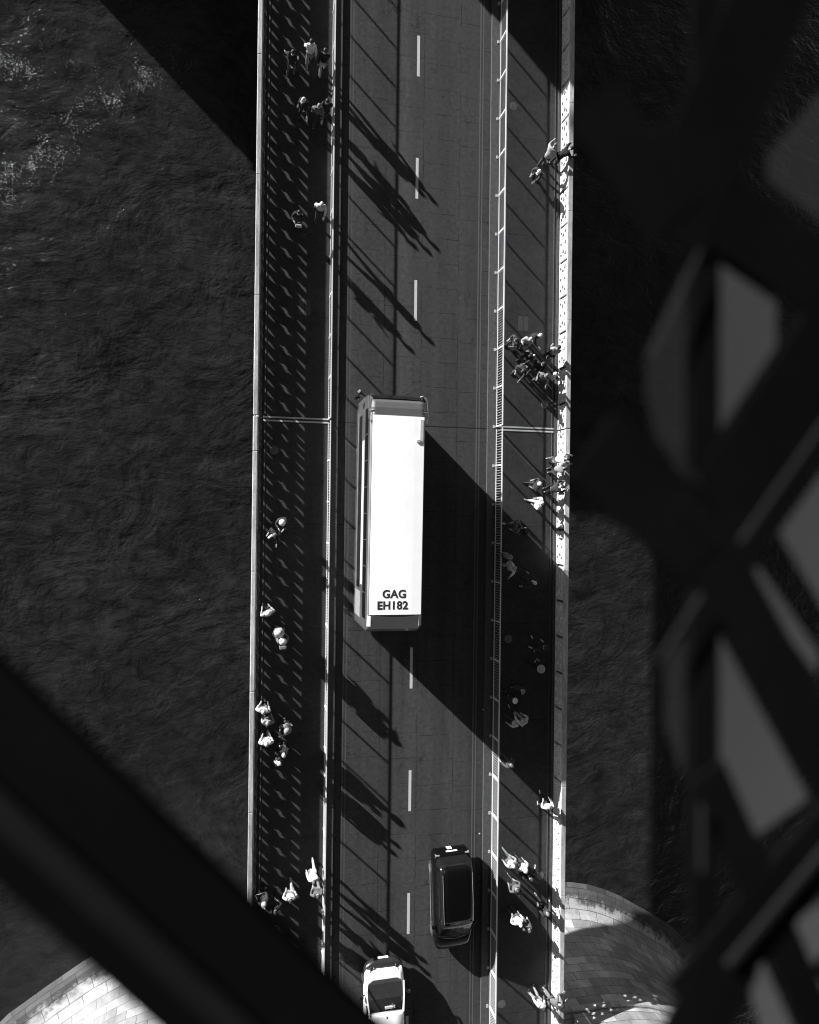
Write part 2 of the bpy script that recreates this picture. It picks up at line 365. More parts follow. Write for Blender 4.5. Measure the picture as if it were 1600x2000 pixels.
# ------------------------------------------------------------------ piers and far tower
def pier_outline(ym, s):
    # s=+1: the face turned to the channel looks to +Y ; ym = y of the face
    half = [(0, 0), (9, 0), (10.6, -.02), (11.9, -.09), (13.1, -.24), (14.3, -.52), (15.4, -.93), (16.6, -1.5), (18.4, -2.6), (20.4, -3.9), (22.4, -5.8), (24.2, -8.0), (25.3, -10.7)]
    pts = [(x, ym+s*y) for x, y in half] + [(x, ym+s*(-21.4-y)) for x, y in reversed(half[:-1])]
    pts += [(-x, y) for x, y in reversed(pts[1:-1])]
    return pts
def pier(ym, s, label):
    o = empty('bridge_pier', (0, ym-s*10.7, -9)); tag(o, label, 'bridge pier')
    base = pier_outline(ym, s); c = Vector((0, ym-s*10.7))
    prof = [(-13, -.1), (-9.0, .12), (-8.55, .5), (-8.25, 1.15), (-7.9, 1.6), (-7.3, 1.95), (-6, 2.15), (-3.0, 2.3), (-.95, 2.4), (-.75, 2.25), (-.42, 2.25), (-.40, 2.4)]
    me = bpy.data.meshes.new('wall'); vs = []; uv = []; fs = []; fuv = []
    # densify
    pts = []
    for i in range(len(base)):
        a = Vector(base[i]); b = Vector(base[(i+1) % len(base)]); n = max(1, int((b-a).length/1.2))
        pts += [a+(b-a)*k/n for k in range(n)]
    m = len(pts); cum = [0]
    for i in range(m): cum.append(cum[-1]+(pts[(i+1) % m]-pts[i]).length)
    nrm = []
    for i in range(m):
        t = (pts[(i+1) % m]-pts[i-1]).normalized(); nn = Vector((t.y, -t.x))
        if nn.dot(pts[i]-c) > 0: nn = -nn
        nrm.append(nn)
    hz = 0; hs = [0]
    for (z0, a0), (z1, a1) in zip(prof[:-1], prof[1:]): hz += math.hypot(z1-z0, a1-a0); hs.append(hz)
    for (z, off) in prof:
        for i in range(m): q = pts[i]+nrm[i]*off; vs.append((q.x, q.y-(ym-s*10.7), z+9))
    for r in range(len(prof)-1):
        for i in range(m):
            j = (i+1) % m; fs.append((r*m+i, r*m+j, (r+1)*m+j, (r+1)*m+i))
            fuv.append([(cum[i], hs[r]), (cum[i+1], hs[r]), (cum[i+1], hs[r+1]), (cum[i], hs[r+1])])
    k = len(prof)-1; fs.append(tuple(range(k*m, k*m+m))); fuv.append([(vs[k*m+i][0], vs[k*m+i][1]) for i in range(m)])
    me.from_pydata(vs, [], fs); ul = me.uv_layers.new(name='UVMap'); li = 0
    for f, u in zip(fs, fuv):
        for p in u: ul.data[li].uv = p; li += 1
    me.materials.append(STONE2 if False else STONE)
    w_ = bpy.data.objects.new('wall', me); COL.objects.link(w_); w_.parent = o
    bm = bmesh.new(); bm.from_mesh(me); bmesh.ops.recalc_face_normals(bm, faces=bm.faces); bm.to_mesh(me); bm.free()
    for sg in (-1, 1):                                                   # taller ends outside the deck
        idx = [i for i in range(m) if pts[i].x*sg > 8.6]
        if idx[-1]-idx[0] != len(idx)-1: k0 = next(k for k in range(1, len(idx)) if idx[k] != idx[k-1]+1); idx = idx[k0:]+idx[:k0]
        me = bpy.data.meshes.new('end_wall'); vs = []; n = len(idx)
        for z in (8.61, 10.9):
            for i in idx: q = pts[i]+nrm[i]*2.42; vs.append((q.x, q.y-(ym-s*10.7), z))
        fs = [(a, (a+1) % n, (a+1) % n+n, a+n) for a in range(n)]+[tuple(range(n, 2*n))]
        me.from_pydata(vs, [], fs); ul = me.uv_layers.new(name='UVMap'); li = 0
        for fi, f in enumerate(fs):
            for v_ in f:
                ul.data[li].uv = (cum[idx[v_ % n]] if fi < n-1 else vs[v_][0], (vs[v_][2]+2.3) if fi < n else vs[v_][1]); li += 1
        me.materials.append(STONE); e_ = bpy.data.objects.new('end_wall', me); COL.objects.link(e_); e_.parent = o
        bm = bmesh.new(); bm.from_mesh(me); bmesh.ops.recalc_face_normals(bm, faces=bm.faces); bm.to_mesh(me); bm.free()
    return o
# the masonry material works in object coordinates of the wall: shift tide line by the parent's height
for n in STONE.node_tree.nodes:
    if n.type == 'MAP_RANGE' and abs(n.inputs[1].default_value+6.75) < 1e-4:
        n.inputs[1].default_value = -8.0+9; n.inputs[2].default_value = -7.8+9
pier(-23.2, 1, 'near granite pier with rounded ends standing in the river at the bottom of the photo')
pier(38.0, -1, 'far granite pier beyond the top of the photo whose shadow lies on the water')
tw = empty('bridge_tower', (0, 48.7, -.4)); tag(tw, 'stone gothic bridge tower on the far pier', 'tower')
MB().box(-10, -4.6, -10, 10, 0, 52).build('wall', STONE, tw); MB().box(4.6, 10, -10, 10, 0, 52).build('wall', STONE, tw)
MB().box(-4.599, 4.599, -9.9, 9.9, 9, 52).build('arch_wall', STONE, tw)
MB().lathe([(13.5, 52), (.4, 64)], seg=4).build('roof', DARKIRON, tw)
cb = empty('pier_blocker', (-19.5, 47.0, -.4)); tag(cb, 'unseen added shadow cabin at the upstream end of the far pier', 'blocker')  # unseen block added to cast the dark shadow edge on the water
MB().box(-6.1, 5, -9.0, 8, -13, 4.2).build('wall', STONE, cb); MB().box(-6.3, 5.2, -9.15, 8.2, -2.6, -2.1).build('shadow_ledge', STONE, cb); MB().box(-6.25, 5.2, -9.1, 8.2, -6.4, -5.6).build('shadow_base_ledge', STONE, cb); MB().box(-6.22, 5.2, -9.12, 8.2, 1.1, 1.5).build('shadow_ledge', STONE, cb)  # ledges added to roughen the outline of its shadow
MB().box(-6.5, 5.4, -9.3, 8.3, 4.202, 4.5).build('roof', DARKIRON, cb)

# ------------------------------------------------------------------ high level walkway lattice right in front of the lens
Z = 32.85
def bar(m_, x0, y0, x1, y1, wd, z, th=.012):
    a = Vector((x0, y0)); b = Vector((x1, y1)); n = (b-a).normalized(); n = Vector((-n.y, n.x))*wd/2
    v = [a+n, b+n, b-n, a-n]; k = len(m_.v)
    m_.v += [(p.x, p.y, z) for p in v]+[(p.x, p.y, z+th) for p in v]
    m_.f += [(k, k+1, k+2, k+3), (k+7, k+6, k+5, k+4), (k, k+4, k+5, k+1), (k+1, k+5, k+6, k+2), (k+2, k+6, k+7, k+3), (k+3, k+7, k+4, k)]
    return m_
lg = empty('lattice_brace', (0, 0, 0)); tag(lg, 'blurred dark diagonal steel brace crossing the lower left corner close to the lens', 'steel brace')
ax, ay, bx_, by_ = -8.594, .758, -7.544, -.379
bar(MB(), ax, ay, bx_, by_, .122, Z, .02).build('flange', LATT, lg)
LR = mat("brace_rib_paint", .0055, .7, spec=.1)
bar(MB(), ax-.010, ay-.012, bx_-.010, by_-.012, .022, Z+.0205, .008).build('rib', LR, lg)
lw = empty('lattice_window', (0, 0, 0)); tag(lw, 'blurred dark steel lattice with grey glass panes filling the right edge of the photo', 'lattice girder')
BARS = [(-7.479,1.30,-7.462,-.40,.034),(-7.602,.543,-7.463,.434,.083),(-7.454,.424,-7.10,-.139,.062),(-7.466,.444,-7.10,.948,.109),(-7.549,.839,-7.10,.613,.079),
        (-7.518,.758,-7.28,1.304,.089),(-7.513,.775,-7.607,.889,.071),(-7.468,.208,-7.16,-.412,.043),(-7.10,.321,-7.491,-.035,.071),(-7.436,.011,-7.637,-.319,.076),(-7.306,-.017,-7.10,-.232,.036)]
for i, b in enumerate(BARS):
    bar(MB(), *b, Z+.0006*i, .004).build('strut' if i == 0 else 'diagonal', LATT, lw)
EDG = [(-7.489,.745,-7.545,.632,.003),(-7.531,.55,-7.486,.505,.003),(-7.483,.393,-7.531,.326,.004),(-7.226,.712,-7.438,.446,.006),(-7.48,.177,-7.479,.108,.004),(-7.241,.198,-7.448,.008,.010)]
for b in EDG: bar(MB(), *b[:4], b[4]*.7, Z+.014, .003).build('edge_highlight', LATT2, lw)  # paler thin bars imitate highlights along the lattice edges
G1 = m_glass("walkway_glass", .80, .04, .9); G2 = m_glass("walkway_glass_dim", .28, .06, .9)
PANES = [(G1, [(-7.464,.75),(-7.439,.75),(-7.383,.706),(-7.382,.653),(-7.458,.545)]), (G2, [(-7.488,.745),(-7.539,.64),(-7.539,.603),(-7.528,.556),(-7.485,.504)]),
         (G1, [(-7.457,.361),(-7.335,.165),(-7.411,.125),(-7.455,.205)]), (G2, [(-7.482,.362),(-7.513,.318),(-7.512,.254),(-7.48,.177)]),
         (G1, [(-7.376,.456),(-7.20,.67),(-7.20,.205)]), (G1, [(-7.415,.414),(-7.401,.419),(-7.324,.325),(-7.324,.299),(-7.357,.337)]),
         (G2, [(-7.20,1.09),(-7.396,.864),(-7.396,.836),(-7.20,.731)]), (G1, [(-7.363,.028),(-7.20,.107),(-7.20,-.27)]),
         (G1, [(-7.421,.014),(-7.397,.018),(-7.30,-.183),(-7.362,-.183)])]
for k, (m_, P) in enumerate(PANES):
    q = MB(); q.v = [(x, y, Z-.0015) for x, y in P]; q.f = [tuple(range(len(P)))]      # thin glass sheet
    q.build('glass_pane', m_, lw)

# ------------------------------------------------------------------ vehicles
WHITE = mat("white_coachwork", .96, .4, var=.03, scale=1.5, coat=.3)
RED = mat("bus_paint", .085, .35, var=.08, coat=.5)
BGLASS = mat("dark_bus_glass", .008, .08, var=.2, spec=.3)
ADV = mat("side_advert_white", .55, .4, var=.1)
BLK = mat("black_car_paint", .003, .14, var=.1, spec=.22, coat=.0)
CHROME = mat("bright_trim", .6, .2, 1.0, var=.05)
TRIM = mat("grey_trim", .22, .5)
PLATE = mat("number_plate", .8, .5, var=.05)
TYRE = mat("tyre_rubber", .015, .8)
RIM = mat("wheel_rim", .3, .35, .8)
def rrect(hx, y, z0, z1, r, n=5):
    """ring in the XZ plane with rounded top corners"""
    pts = [(-hx, y, z0)]
    for i in range(n+1):
        t = math.pi-(math.pi/2)*i/n; pts.append((-hx+r+r*math.cos(t), y, z1-r+r*math.sin(t)))
    for i in range(n+1):
        t = math.pi/2-(math.pi/2)*i/n; pts.append((hx-r+r*math.cos(t), y, z1-r+r*math.sin(t)))
    pts.append((hx, y, z0)); return pts
def wheel(parent, x, y, r, wd, name='wheel'):
    a = MB(); rings = []
    for xx, rr in ((-wd/2, r*.9), (-wd/2+.02, r), (wd/2-.02, r), (wd/2, r*.9)):
        rings.append([(x+xx, y+rr*math.cos(2*math.pi*k/24), r+rr*math.sin(2*math.pi*k/24)) for k in range(24)])
    t = a.loft(rings).build(name, TYRE, parent, smooth=False)
    s = 1 if x > 0 else -1; xx = x+s*(wd/2+.002); rings = [[(xx+s*dx, y+rr*math.cos(2*math.pi*k/16), r+rr*math.sin(2*math.pi*k/16)) for k in range(16)] for dx, rr in ((0, r*.6), (.01, r*.55))]
    MB().loft(rings).build('rim', RIM, t)
def text(s_, size, loc, m, parent, name='lettering', offset=0.0):
    cu = bpy.data.curves.new(name, 'FONT'); cu.body = s_; cu.size = size; cu.align_x = 'CENTER'; cu.align_y = 'CENTER'; cu.offset = offset; cu.extrude = .001; cu.space_character = 1.06
    o = bpy.data.objects.new('tmp', cu); COL.objects.link(o); bpy.context.view_layer.update()
    me = bpy.data.meshes.new_from_object(o.evaluated_get(bpy.context.evaluated_depsgraph_get())); bpy.data.objects.remove(o)
    me.materials.clear(); me.materials.append(m); q = bpy.data.objects.new(name, me); COL.objects.link(q); q.location = loc; q.parent = parent; return q
def bus():
    o = empty('double_decker_bus', (-1.72, .4, 0), R(-.4)); tag(o, 'double decker bus with a long white roof lettered GAG EH182', 'bus')
    H = 1.19; m = MB()
    st = [(-5.02, .55, 3.1, .1, 1.10), (-5.0, .32, 3.75, .12, 1.14), (-4.86, .30, 4.05, .16, 1.17), (-4.6, .28, 4.25, .2, H), (-4.25, .28, 4.31, .2, H), (4.25, .28, 4.31, .2, H),
          (4.55, .28, 4.29, .2, H), (4.80, .28, 4.22, .2, H-.01), (4.93, .28, 4.10, .18, H-.02), (5.10, .28, 3.70, .16, H-.03), (5.23, .3, 3.2, .12, H-.05), (5.27, .32, 2.7, .1, H-.05), (5.28, .34, 1.2, .08, H-.06), (5.22, .5, .7, .05, H-.08)]
    m.loft([rrect(hx, y, z0, z1, r) for y, z0, z1, r, hx in st]).build('body', RED, o)
    # white roof panel, slightly crowned, 5 mm proud
    rp = MB(); rings = []
    for y in (-4.22, -2, 0, 2, 4.22):
        rings.append([(x, y, 4.316+.018*(1-(x/1.12)**2)+dz) for x, dz in [(-1.12, -.004), (-.7, 0), (-.3, 0), (.3, 0), (.7, 0), (1.12, -.004)]]+[(1.12, y, 4.285), (-1.12, y, 4.285)])
    rp.loft(rings).build('roof_panel', WHITE, o)
    L1 = mat("cantrail_grey", .42, .4, var=.12, scale=6)
    # cantrail strip along the left shoulder
    for s in (-1, 1):
        sh = MB(); rings = []
        for y in (-4.72, -4.3, 4.3, 4.65):
            zz = 4.25 if abs(y) > 4.5 else 4.30
            r_ = []
            for t in (12, 35, 58, 74): r_.append((s*(H-.2+.204*math.cos(R(t))), y, zz-.2+.208*math.sin(R(t))))
            r_ += [(s*(H-.2+.19*math.cos(R(74))), y, zz-.2+.19*math.sin(R(74))), (s*(H-.2+.19), y, zz-.16)]
            rings.append(r_)
        sh.loft(rings).build('cantrail', L1, o)
        for (y0, y1) in ((-4.5, 4.62),):
            wn = MB()
            wn.box(*sorted((s*(H+.002), s*(H+.012))), y0, y1, 2.90, 3.68); f = wn.build('upper_window_band', BGLASS, o)
            for k in range(9): MB().box(*sorted((s*(H+.0125), s*(H+.02))), y0+k*1.14-.015, y0+k*1.14+.015, 2.90, 3.68).build('pillar', RED, f)
        MB().box(*sorted((s*(H+.002), s*(H+.014))), -3.1, 3.3, 2.22, 2.72).build('advert_panel', ADV, o)
        MB().box(*sorted((s*(H+.002), s*(H+.012))), -3.3, 4.5, 1.2, 2.0).build('lower_window_band', BGLASS, o)
        MB().box(*sorted((s*(H+.002), s*(H+.03))), -4.6, 4.7, 1.02, 1.08).build('rub_rail', TRIM, o)
        MB().box(*sorted((s*(H+.002), s*(H+.02))), -4.6, -3.45, .8, 2.3).build('engine_grille', TRIM, o)
        for y in (3.1, -2.7): wheel(o, s*(H-.14), y, .5, .26)
    # upper windscreen (bent sheet proud of the front) and lower windscreen
    ws = MB(); rings = []
    for x in (-1.08, -.8, -.4, 0, .4, .8, 1.08):
        c = .05*(1-(x/1.1)**2); rings.append([(x, 4.93+c, 4.13), (x, 5.115+c, 3.70), (x, 5.245+c, 3.2), (x, 5.285+c, 2.8), (x, 5.27+c, 2.8), (x, 5.22+c, 3.2), (x, 5.08+c, 3.70), (x, 4.90+c, 4.11)])
    ws.loft(rings).build('upper_windscreen', BGLASS, o)
    ws = MB(); rings = []
    for x in (-1.05, -.6, 0, .6, 1.05):
        c = .05*(1-(x/1.1)**2); rings.append([(x, 5.285+c, 2.3), (x, 5.295+c, 1.1), (x, 5.28+c, 1.1), (x, 5.27+c, 2.3)])
    ws.loft(rings).build('lower_windscreen', BGLASS, o)
    # tree guards at both front upper corners
    for s in (-1, 1):
        MB().tube([(s*1.0, 5.12, 3.95), (s*1.14, 5.16, 4.02), (s*1.27, 5.0, 4.1), (s*1.30, 4.5, 4.2), (s*1.29, 4.08, 4.24), (s*1.22, 3.94, 4.26), (s*1.12, 4.0, 4.29)], .026).build('tree_guard', CHROME, o)
        MB().tube([(s*1.08, 4.42, 4.30), (s*1.30, 4.42, 4.2)], .018).build('guard_stay', CHROME, o)
        MB().tube([(s*1.1, 5.2, 2.7), (s*1.42, 5.38, 2.75), (s*1.5, 5.25, 2.55)], .025).build('mirror_arm', BLK, o)
        MB().box(s*1.5-.1, s*1.5+.1, 5.16, 5.24, 2.1, 2.55).build('mirror', BLK, o, bevel=.02)
    MB().box(.94, 1.08, 3.15, 4.1, 4.318, 4.338).build('grey_roof_plate', L1, o)  # two flat grey pieces forming an L on the roof
    MB().box(.80, .9395, 3.13, 3.24, 4.325, 4.37).build('grey_roof_strip', L1, o)
    for x in (-.98, 1.0): MB().box(x-.04, x+.04, -4.86, -4.80, 4.0, 4.05).build('marker_lamp', PLATE, o)
    MB().box(-1.0, 1.0, -5.035, -5.01, 2.5, 3.0).build('rear_window', BGLASS, o)
    INK = mat("black_roof_lettering", .02, .6, var=.1)
    text("GAG", .47, (-.06, -3.36, 4.337), INK, o, offset=.016); text("EH182", .47, (-.13, -3.84, 4.337), INK, o, offset=.016)
bus()

def car_shell(st, n=5):
    """st: (y, halfwidth, z0, zshoulder, ztop, halftop)"""
    rings = []
    for y, hw, z0, zs, zt, ht in st:
        r = [(-hw*.93, y, z0), (-hw, y, z0+(zs-z0)*.45), (-hw*.985, y, zs-.02)]
        for i in range(n+1):
            t = i/n; x = -hw*.985+(hw*.985-ht)*t; r.append((x, y, zs+(zt-zs)*math.sin(t*math.pi/2)))
        r.append((-ht*.45, y, zt+.012)); r.append((ht*.45, y, zt+.012))
        for i in range(n, -1, -1):
            t = i/n; x = -hw*.985+(hw*.985-ht)*t; r.append((-x, y, zs+(zt-zs)*math.sin(t*math.pi/2)))
        r += [(hw*.985, y, zs-.02), (hw, y, z0+(zs-z0)*.45), (hw*.93, y, z0)]
        rings.append(r)
    return MB().loft(rings)
def taxi():
    # local +Y = travelling direction; drives down the picture
    o = empty('people_carrier', (1.98, -18.22, 0), R(182.0)); tag(o, 'shiny black people carrier in the right lane, its rear towards the top of the photo', 'people carrier')
    # front at +Y (2.42), rear at -Y (-2.38)
    st = [(-2.40, .70, .45, .62, .70, .55), (-2.38, .84, .30, .80, .95, .70), (-2.28, .92, .28, .95, 1.04, .80), (-2.1, .95, .27, 1.0, 1.07, .84), (-1, .96, .26, 1.0, 1.06, .86), (.6, .96, .26, .99, 1.05, .85),
          (1.25, .95, .26, .97, 1.08, .78), (1.75, .93, .27, .92, 1.02, .70), (2.1, .88, .29, .82, .92, .62), (2.32, .76, .32, .70, .76, .5), (2.43, .52, .4, .55, .60, .35)]
    b = car_shell(st).build('body', BLK, o, smooth=True)
    gl = MB(); rings = []
    for y, hw, z in ((-2.27, .58, 1.08), (-2.22, .70, 1.25), (-2.14, .76, 1.45), (-2.02, .79, 1.64), (-1.86, .80, 1.77), (-1.6, .81, 1.80), (.35, .81, 1.80), (.65, .80, 1.75), (.9, .79, 1.58), (1.15, .77, 1.40), (1.4, .73, 1.22), (1.62, .62, 1.07)):
        r_ = [(-hw-.10, y, 1.0)]
        for t in (0, 20, 40, 60, 75): r_.append((-(hw-.14+.14*math.cos(R(t))) - .04*(1-t/75), y, 1.0+(z-1.0)*(.62+.38*math.sin(R(t))/math.sin(R(75)))))
        r_ += [(-hw*.4, y, z+.012), (hw*.4, y, z+.012)]
        r_ += [(-px, py, pz) for px, py, pz in reversed(r_[:6])]
        rings.append(r_)
    gl.loft(rings).build('glasshouse', BGLASS, o, smooth=True)
    rf = MB(); rings = []
    for y, hw, z, t in ((-2.06, .50, 1.66, .1), (-1.98, .62, 1.76, .1), (-1.85, .70, 1.82, .1), (-1.6, .73, 1.86, .1), (-.5, .74, 1.885, .1), (.35, .73, 1.86, .1), (.6, .66, 1.81, .1)):
        rings.append([(-hw, y, z-.06), (-hw+.03, y, z-.015), (-hw*.6, y, z), (hw*.6, y, z), (hw-.03, y, z-.015), (hw, y, z-.06)])
    rf.loft(rings).build('roof', BLK, o, smooth=True)
    for s in (-1, 1):
        MB().tube([(s*.72, -1.8, 1.86), (s*.72, -.5, 1.9), (s*.71, .5, 1.87)], .011).build('roof_rail', TRIM, o)
        MB().tube([(s*.965, -1.9, .96), (s*.975, -.5, .98), (s*.965, .9, .96)], .008).build('waist_moulding', CHROME, o)
        MB().tube([(s*.98, -1.7, .42), (s*.985, 0, .42), (s*.98, 1.2, .42)], .014).build('sill_strip', TRIM, o)
        for y in (-1.9, -1.1, -.2, .5): MB().box(*sorted((s*.80, s*.87)), y-.03, y+.03, 1.04, 1.5).build('door_pillar', BLK, o)
        for y in (1.52, -1.48): wheel(o, s*.87, y, .33, .2)
        mr = MB().box(s*1.02-.09, s*1.02+.09, .95, 1.08, 1.0, 1.16).build('door_mirror', BLK, o, bevel=.03)
        MB().box(s*.74-.10, s*.74+.10, -2.36, -2.30, .86, 1.02).build('tail_lamp', mat('lamp_lens', .25, .15, coat=.8), o)
        MB().box(s*.62-.13, s*.62+.13, 2.22, 2.30, .62, .70).build('headlight', mat('lamp_lens', .25), o)
    MB().box(-.10, .14, -2.41, -2.39, .34, .62).build('white_label', PLATE, o)
    MB().box(-.30, .26, -2.40, -2.375, .74, .86).build('number_plate', PLATE, o)
    MB().box(-.75, .75, -2.40, -2.2, .60, .68).build('bumper_step', BLK, o)
    for x in (-.38, .38): MB().tube([(x-.25, 1.58, 1.13), (x+.25, 1.34, 1.28)], .008).build('wiper', BLACK, o)
    MB().tube([(-.72, .60, 1.80), (-.4, .68, 1.81), (0, .71, 1.815), (.4, .68, 1.81), (.72, .60, 1.80)], .009).build('windscreen_trim', CHROME, o)
    MB().tube([(-.80, 1.45, 1.10), (-.5, 1.62, 1.09), (0, 1.68, 1.09), (.5, 1.62, 1.09), (.80, 1.45, 1.10)], .007).build('scuttle_trim', CHROME, o)
taxi()
def whitecar():
    o = empty('white_car', (-1.33, -22.95, 0), 0); tag(o, 'white car with a big dark windscreen and driver at the bottom of the photo', 'car')
    st = [(-2.2, .75, .4, .7, .8, .6), (-2.1, .92, .3, .85, .95, .75), (-1.0, .96, .28, .92, .98, .82), (.2, .96, .28, .92, .97, .80), (1.0, .955, .28, .90, 1.02, .78), (1.4, .94, .29, .85, .98, .70), (1.70, .92, .30, .78, .92, .60), (1.84, .86, .32, .70, .84, .50)]
    car_shell(st).build('body', WHITE, o, smooth=True)
    DB = mat("dark_bumper", .018, .35, spec=.5)
    st = [(1.55, .965, .28, .60, .66, .86), (1.80, .955, .29, .62, .70, .78), (1.98, .86, .30, .60, .68, .66), (2.12, .62, .33, .52, .60, .45), (2.17, .40, .38, .46, .52, .3)]
    car_shell(st).build('bumper', DB, o, smooth=True)
    MB().box(-.25, .25, 2.165, 2.185, .36, .50).build('number_plate', PLATE, o)
    LL = mat('headlamp_glass', .18, .1, coat=.8)
    for s in (-1, 1):
        q = MB(); q.loft([[(s*.88, 1.50, .86), (s*.93, 1.55, .72), (s*.80, 1.6, .9)], [(s*.74, 1.80, .80), (s*.78, 1.88, .68), (s*.62, 1.86, .84)], [(s*.52, 1.92, .78), (s*.55, 1.96, .68), (s*.46, 1.93, .80)]]).build('headlight', LL, o, smooth=True)
        MB().tube([(s*.95, .9, 1.02), (s*1.10, .86, 1.05)], .03).build('mirror_arm', DB, o)
        MB().box(s*1.13-.10, s*1.13+.10, .76, .90, .98, 1.14).build('door_mirror', DB, o, bevel=.03)
        for y in (1.30, -1.35): wheel(o, s*.87, y, .32, .2)
        # a-pillars
        MB().tube([(s*.90, 1.34, 1.02), (s*.87, .80, 1.25), (s*.80, .20, 1.47)], [.04, .035, .045], 6).build('windscreen_pillar', WHITE, o)
        MB().box(*sorted((s*.80, s*.90)), -1.6, .35, .96, 1.325).build('side_window', BGLASS, o)
    rf = MB(); rings = []
    for y, hw, z in ((-1.9, .60, 1.30), (-1.4, .74, 1.45), (-.6, .79, 1.52), (0.05, .79, 1.51), (.24, .77, 1.475)):
        rings.append([(-hw-.06, y, z-.10), (-hw+.03, y, z-.02), (-hw*.5, y, z), (hw*.5, y, z), (hw-.03, y, z-.02), (hw+.06, y, z-.10)])
    r0 = rf.loft(rings).build('roof', WHITE, o, smooth=True)
    MB().box(-.012, .012, .0, .10, 1.505, 1.53).build('aerial', BLACK, r0)
    q = MB(); rings = []
    for y, hw, z in ((1.52, .62, 1.015), (1.36, .86, 1.03), (.80, .84, 1.25), (.22, .77, 1.47)):
        rings.append([(-hw, y, z), (-hw*.5, y+.05, z+.01), (hw*.5, y+.05, z+.01), (hw, y, z), (hw, y, z-.008), (-hw, y, z-.008)])
    q.loft(rings).build('windscreen', m_glass("tinted_windscreen", .06, .05, .85), o)
    INT = mat("car_interior", .06, .7, scale=7)
    MB().loft([[(-.84, .62, 1.0), (.84, .62, 1.0), (.84, .62, 1.05), (-.84, .62, 1.05)], [(-.80, 1.36, 1.0), (.80, 1.36, 1.0), (.80, 1.36, 1.036), (-.80, 1.36, 1.036)], [(-.58, 1.50, 1.0), (.58, 1.50, 1.0), (.58, 1.50, 1.022), (-.58, 1.50, 1.022)]]).build('dashboard', INT, o)
    MB().box(-.785, .785, -1.6, .61, .50, 1.048).build('cabin_tray', mat('cabin_dark', .02, .8), o)
    for x in (-.38, .38): MB().box(x-.24, x+.24, -.10, .06, 1.05, 1.36).build('seat', INT, o, bevel=.04)
    MB().box(-.02, .46, .22, .30, 1.12, 1.22).build('sun_visor', PLATE, o)
    whl = [(.38+.18*math.cos(2*math.pi*k/20), .38+.05*math.sin(2*math.pi*k/20), 1.1+.17*math.sin(2*math.pi*k/20)) for k in range(21)]
    MB().tube(whl, .014, 6).build('steering_wheel', BLACK, o)
whitecar()

# ------------------------------------------------------------------ people
def skin(name, nodes, edges, root=0, sub=1):
    me = bpy.data.meshes.new(name); me.from_pydata([n[0] for n in nodes], edges, [])
    o = bpy.data.objects.new(name, me); COL.objects.link(o)
    md = o.modifiers.new('s', 'SKIN'); md.use_smooth_shade = True
    if not me.skin_vertices: me.skin_vertices.new() if hasattr(me.skin_vertices, 'new') else None
    for i, n in enumerate(nodes):
        r = n[1]; me.skin_vertices[0].data[i].radius = (r, r) if isinstance(r, (int, float)) else r
        me.skin_vertices[0].data[i].use_root = (i == root)
    if sub: s = o.modifiers.new('u', 'SUBSURF'); s.levels = sub
    bpy.context.view_layer.update()
    out = bpy.data.meshes.new_from_object(o.evaluated_get(bpy.context.evaluated_depsgraph_get())); out.name = name
    bpy.data.objects.remove(o); return out
def rotx(p, a, c):
    p = Vector(p)-Vector(c); y = p.y*math.cos(a)-p.z*math.sin(a); z = p.y*math.sin(a)+p.z*math.cos(a)
    return Vector((p.x, y, z))+Vector(c)
ARMS = {  # elbow and wrist offsets from shoulder, x outward, y forward, z up
 'down': ((.05, -.03, -.28), (.06, .04, -.52)), 'swingf': ((.05, .10, -.26), (.04, .28, -.42)), 'swingb': ((.06, -.14, -.25), (.07, -.16, -.50)),
 'phone': ((.06, .12, -.25), (-.08, .34, -.12)), 'out': ((.15, .05, -.22), (.26, .17, -.36)), 'reach': ((.05, .24, -.14), (.0, .48, -.12)),
 'bent': ((.12, -.05, -.26), (.02, .18, -.30)), 'rail': ((.10, .18, -.20), (.05, .42, -.24)), 'up': ((.10, .18, .04), (.06, .16, .26))}
